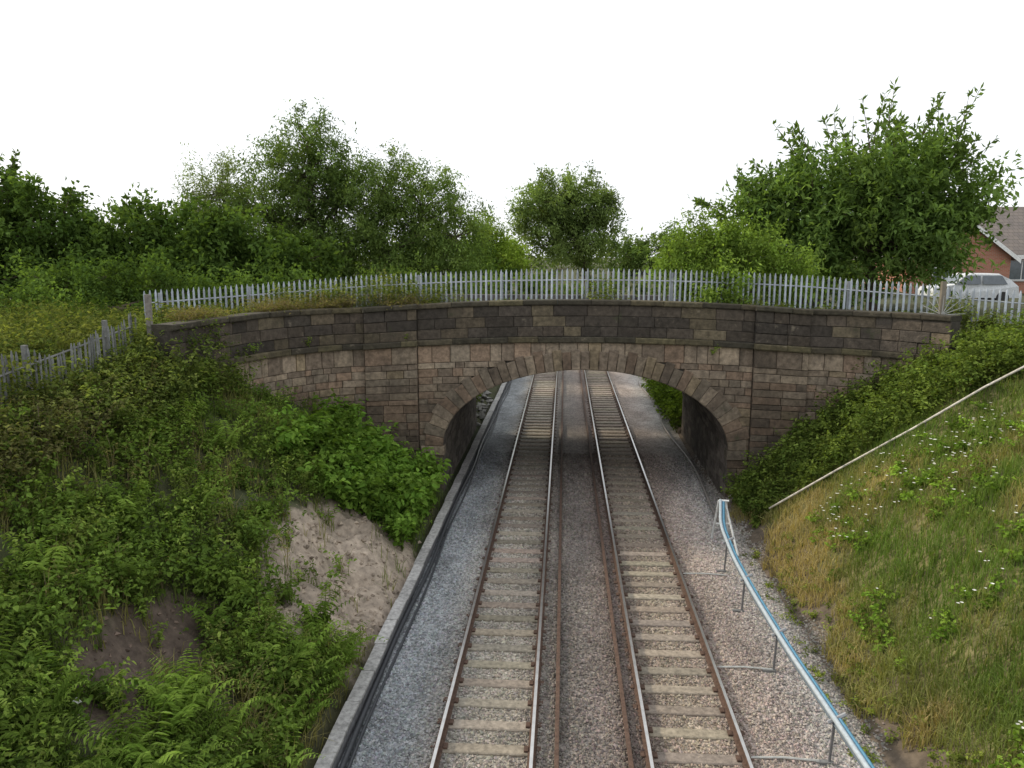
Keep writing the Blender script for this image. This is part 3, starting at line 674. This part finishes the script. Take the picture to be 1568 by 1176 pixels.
okG=lambda X,Y:(Y<np.where(X>10.6,23.5,ywr(X)-.1))&(X>5.0+.3*np.sin(Y*1.3)+.8*fbm(X*2,Y*2,3))
XY=scatter(140000,5.1,14.5,6.5,24,31,okG)
grass('bank_grass',XY,.32,[(.14,.21,.05),(.37,.30,.145)],32,wid=.008,lean=.7)
XY=scatter(28000,-10.4,-3.8,5.5,24,33,okL)
grass('bank_grass',XY,.5,[(.12,.17,.045),(.26,.235,.10)],34,wid=.008,lean=.7)
XY=scatter(16000,-24,-9.6,11,25,35,near=False)
grass('verge_grass',XY,.75,[(.09,.12,.04),(.20,.18,.09)],36,wid=.013)
r=R(50); XY=scatter(1300,6.2,12.5,8,20,51,lambda X,Y:(fbm(X*.45+3,Y*.45,61)>.49)&(Y<polel(X)-.4)); n=len(XY)
C=np.column_stack([XY,height(XY[:,0],XY[:,1])+.28+.12*r.rand(n)]); a=np.linspace(0,6.283,7)[:-1]
rad=r.uniform(.02,.038,n)
ring=C[:,None]+np.stack([np.cos(a),np.sin(a),0*a+.35],-1)[None]*rad[:,None,None]
V=np.concatenate([C[:,None],ring],1).reshape(-1,3); i=7*np.arange(n)[:,None,None]
F=(np.array([(0,j+1,(j+1)%6+1) for j in range(6)])[None]+i).reshape(-1,3)
np_mesh('white_bindweed_flowers',V,[F],[mat('petals',base=(.75,.75,.72),transl=.2)])

r=R(60); mb=MB()
def rocks(P,S,C):
    n=len(P); V=octv[None]*S[:,None,None]*(1+r.uniform(-.35,.35,(n,6,3)))+r.uniform(-.3,.3,(n,6,3))*S[:,None,None]+P[:,None]
    mb.add(V.reshape(-1,3),T=(octf[None]+6*np.arange(n)[:,None,None]).reshape(-1,3),col=np.repeat(C,6,0))
n=130; X=r.uniform(-5.1,-3.85,n);Y=r.uniform(34.2,41,n); rocks(np.column_stack([X,Y,height(X,Y)+.1]),r.uniform(.08,.25,n),np.array([.36,.35,.33])*r.uniform(.6,1.3,(n,1)))
mb.build('rubble_heap',M_rock)
mb=MB(); n=2600; X=r.uniform(-7,-3.8,n);Y=r.uniform(13.0,19.9,n); k=ell(X,Y,SAND)<1.3; X=X[k];Y=Y[k];n=len(X)
rocks(np.column_stack([X,Y,height(X,Y)]),.008+.07*r.rand(n)**4,np.array([.36,.295,.235])*r.uniform(.5,1.25,(n,1)))
n=900; X=r.uniform(-7.3,-5.3,n);Y=r.uniform(8,13.2,n)
rocks(np.column_stack([X,Y,height(X,Y)]),.008+.05*r.rand(n)**3,np.array([.14,.105,.085])*r.uniform(.5,1.6,(n,1)))
mb.build('earth_clods',M_rock)
mb=MB(); mb.add([(-6.62,8.95,0),(-6.52,8.9,0),(-6.42,9.12,0),(-6.52,9.17,.03),(-6.57,8.93,.03)],Q=[(0,1,2,3)],T=[(0,4,3)],col=(.7,.7,.68))
mb.V[0][:,2]+=float(height(-6.5,9))+.12; mb.build('litter_scrap',M_paint)

# ------------------------------------------------------------------ houses
def house(x0,x1,y0,y1,zb_,ze,zr,gable_front,wins,name='brick_house'):
    e=empty(name); mb=MB()
    mb.box(x0,x1,y0,y1,zb_,ze)
    xm=(x0+x1)/2; ym=(y0+y1)/2
    if gable_front:
        for y in (y0,y1): mb.add([(x0,y,ze),(x1,y,ze),(xm,y,zr-.1)],T=[(0,1,2)])
    else:
        for x in (x0,x1): mb.add([(x,y0,ze),(x,y1,ze),(x,ym,zr-.1)],T=[(0,1,2)])
    mb.build('walls',M_brick,parent=e); mb=MB(); o=.35; th_=.12
    if gable_front:
        for sg,xe in ((-1,x0-o),(1,x1+o)):
            zl=ze-o*(zr-ze)/(xm-x0)
            V=[(xm,y0-o,zr),(xe,y0-o,zl),(xe,y1+o,zl),(xm,y1+o,zr)]; V+=[(a,b,c+th_) for a,b,c in V]
            mb.add(V,Q=[(0,1,2,3),(4,5,6,7),(0,1,5,4),(1,2,6,5),(2,3,7,6)])
    else:
        for ye in (y0-o,y1+o):
            zl=ze-o*(zr-ze)/(ym-y0)
            V=[(x0-o,ym,zr),(x0-o,ye,zl),(x1+o,ye,zl),(x1+o,ym,zr)]; V+=[(a,b,c+th_) for a,b,c in V]
            mb.add(V,Q=[(0,1,2,3),(4,5,6,7),(0,1,5,4),(1,2,6,5),(2,3,7,6)])
    mb.build('roof',M_tile,parent=e); mb=MB()
    if gable_front:
        for xe in (x0-o,x1+o):
            zl=ze-o*(zr-ze)/(xm-x0); y=y0-o-.03
            mb.add([(xm,y,zr-.16),(xe,y,zl-.16),(xe,y,zl+.1),(xm,y,zr+.1)],Q=[(0,1,2,3)],col=(.78,.78,.77))
    else: mb.box(x0-o,x1+o,y0-o-.05,y0-o-.01,ze-o*(zr-ze)/(ym-y0)-.15,ze-o*(zr-ze)/(ym-y0)+.1,col=(.78,.78,.77))
    for (wx,wz,ww,wh) in wins:
        mb.box(wx-.06,wx+ww+.06,y0-.05,y0-.005,wz-.06,wz+wh+.06,col=(.75,.75,.74))
        mb.box(wx-.1,wx+ww+.1,y0-.1,y0-.051,wz-.12,wz-.06,col=(.5,.5,.48))
    mb.build('fascia_and_frames',M_paint,parent=e); mb=MB()
    for (wx,wz,ww,wh) in wins:
        mb.box(wx,wx+ww/2-.03,y0-.06,y0-.052,wz,wz+wh); mb.box(wx+ww/2+.03,wx+ww,y0-.06,y0-.052,wz,wz+wh)
    mb.build('window_glass',M_glass,parent=e)
house(19.6,25.2,46,53.5,4.9,7.6,9.7,True,[(21.0,5.9,1.0,1.0)])
house(26.0,38,49,57,4.9,7.8,10.6,False,[(26.8,6.2,1.4,1.1),(30.5,6.3,1.6,1.2)])

# parked hatchback car in front of the house
pv=empty('parked_car'); vx,vy,vz=17.9,39.0,5.3
sp=[(0,.3),(0,.62),(.1,.78),(.95,.92),(1.5,1.40),(1.75,1.47),(3.1,1.46),(3.6,1.2),(3.95,.85),(4.05,.3)]
mb=MB(); k=len(sp); V=[]
for (yo,ins) in ((0,.05),(.1,0),(1.6,0),(1.7,.05)):
    for (a,b) in sp:
        V.append((vx+a,vy+yo+(0 if b<.95 else (.14 if yo<.9 else -.14)),vz+b-(ins if b>1.3 else 0)))
Q=[]
for i in range(3):
    for j in range(k): Q.append((i*k+j,i*k+(j+1)%k,(i+1)*k+(j+1)%k,(i+1)*k+j))
T=[]
for o_ in (0,3*k):
    for j in range(1,k-1): T.append((o_,o_+j,o_+j+1))
mb.add(V,Q=Q,T=T,col=(.62,.64,.66)); mb.build('body',M_paint,parent=pv)
mb=MB()
for yo,sg in ((-.015,1),(1.715,-1)):
    for (a,b,c_,d_) in ((1.1,2.2,1.55,2.2),(2.3,3.45,2.3,3.2)):
        mb.add([(vx+a,vy+yo+.02*sg,vz+.95),(vx+b,vy+yo+.02*sg,vz+.95),(vx+d_,vy+yo+.125*sg,vz+1.36),(vx+c_,vy+yo+.125*sg,vz+1.36)],Q=[(0,1,2,3)])
mb.add([(vx+.98,vy+.15,vz+.965),(vx+.98,vy+1.55,vz+.965),(vx+1.44,vy+1.5,vz+1.375),(vx+1.44,vy+.2,vz+1.375)],Q=[(0,1,2,3)])
mb.build('windows',M_glass,parent=pv)
mb=MB()
for wx in (.75,3.25):
    for wy in (-.02,1.52): mb.tube([(vx+wx,vy+wy,vz+.3),(vx+wx,vy+wy+.2,vz+.3)],.3,16,col=(.03,.03,.03))
mb.build('wheels',M_paint,parent=pv)

# ------------------------------------------------------------------ world, sun, camera
el,az=math.radians(32),math.radians(-66)
w=bpy.data.worlds.new("World"); scene.world=w; w.use_nodes=True; N=w.node_tree.nodes; L=w.node_tree.links; N.clear()
out=N.new('ShaderNodeOutputWorld'); bg=N.new('ShaderNodeBackground'); bg.inputs[1].default_value=.135
sky=N.new('ShaderNodeTexSky'); sky.sky_type='NISHITA'; sky.sun_disc=False; sky.sun_elevation=el; sky.sun_rotation=az
sky.dust_density=3; sky.air_density=1
tcn=N.new('ShaderNodeTexCoord'); nz=N.new('ShaderNodeTexNoise'); nz.inputs['Scale'].default_value=2.0; nz.inputs['Detail'].default_value=5
mr=N.new('ShaderNodeMapRange'); mr.inputs[1].default_value=.35; mr.inputs[2].default_value=.62; mr.inputs[3].default_value=.86; mr.inputs[4].default_value=1
mx=N.new('ShaderNodeMix'); mx.data_type='RGBA'; mx.inputs['B'].default_value=(8.9,9.15,9.4,1)
L.new(tcn.outputs['Generated'],nz.inputs['Vector']); L.new(nz.outputs['Fac'],mr.inputs[0]); L.new(mr.outputs[0],mx.inputs['Factor'])
L.new(sky.outputs[0],mx.inputs['A']); L.new(mx.outputs['Result'],bg.inputs[0]); L.new(bg.outputs[0],out.inputs[0])
sl=bpy.data.lights.new('sun','SUN'); sl.energy=3.2; sl.angle=math.radians(5); sl.color=(1,.88,.68)
so=bpy.data.objects.new('sun',sl); link(so)
d=Vector((math.sin(az)*math.cos(el),math.cos(az)*math.cos(el),math.sin(el)))
so.rotation_euler=d.to_track_quat('Z','Y').to_euler(); so.location=(0,0,50)

cam=bpy.data.cameras.new('camera'); cam.sensor_width=36; cam.lens=27.1; cam.clip_end=2000
co=bpy.data.objects.new('camera',cam); link(co); co.location=(0,0,7.65)
co.rotation_euler=(math.radians(90-9.5),0,math.radians(3.87)); scene.camera=co
scene.view_settings.view_transform='Standard'
try: scene.view_settings.look='None'
except Exception: pass
print('done')
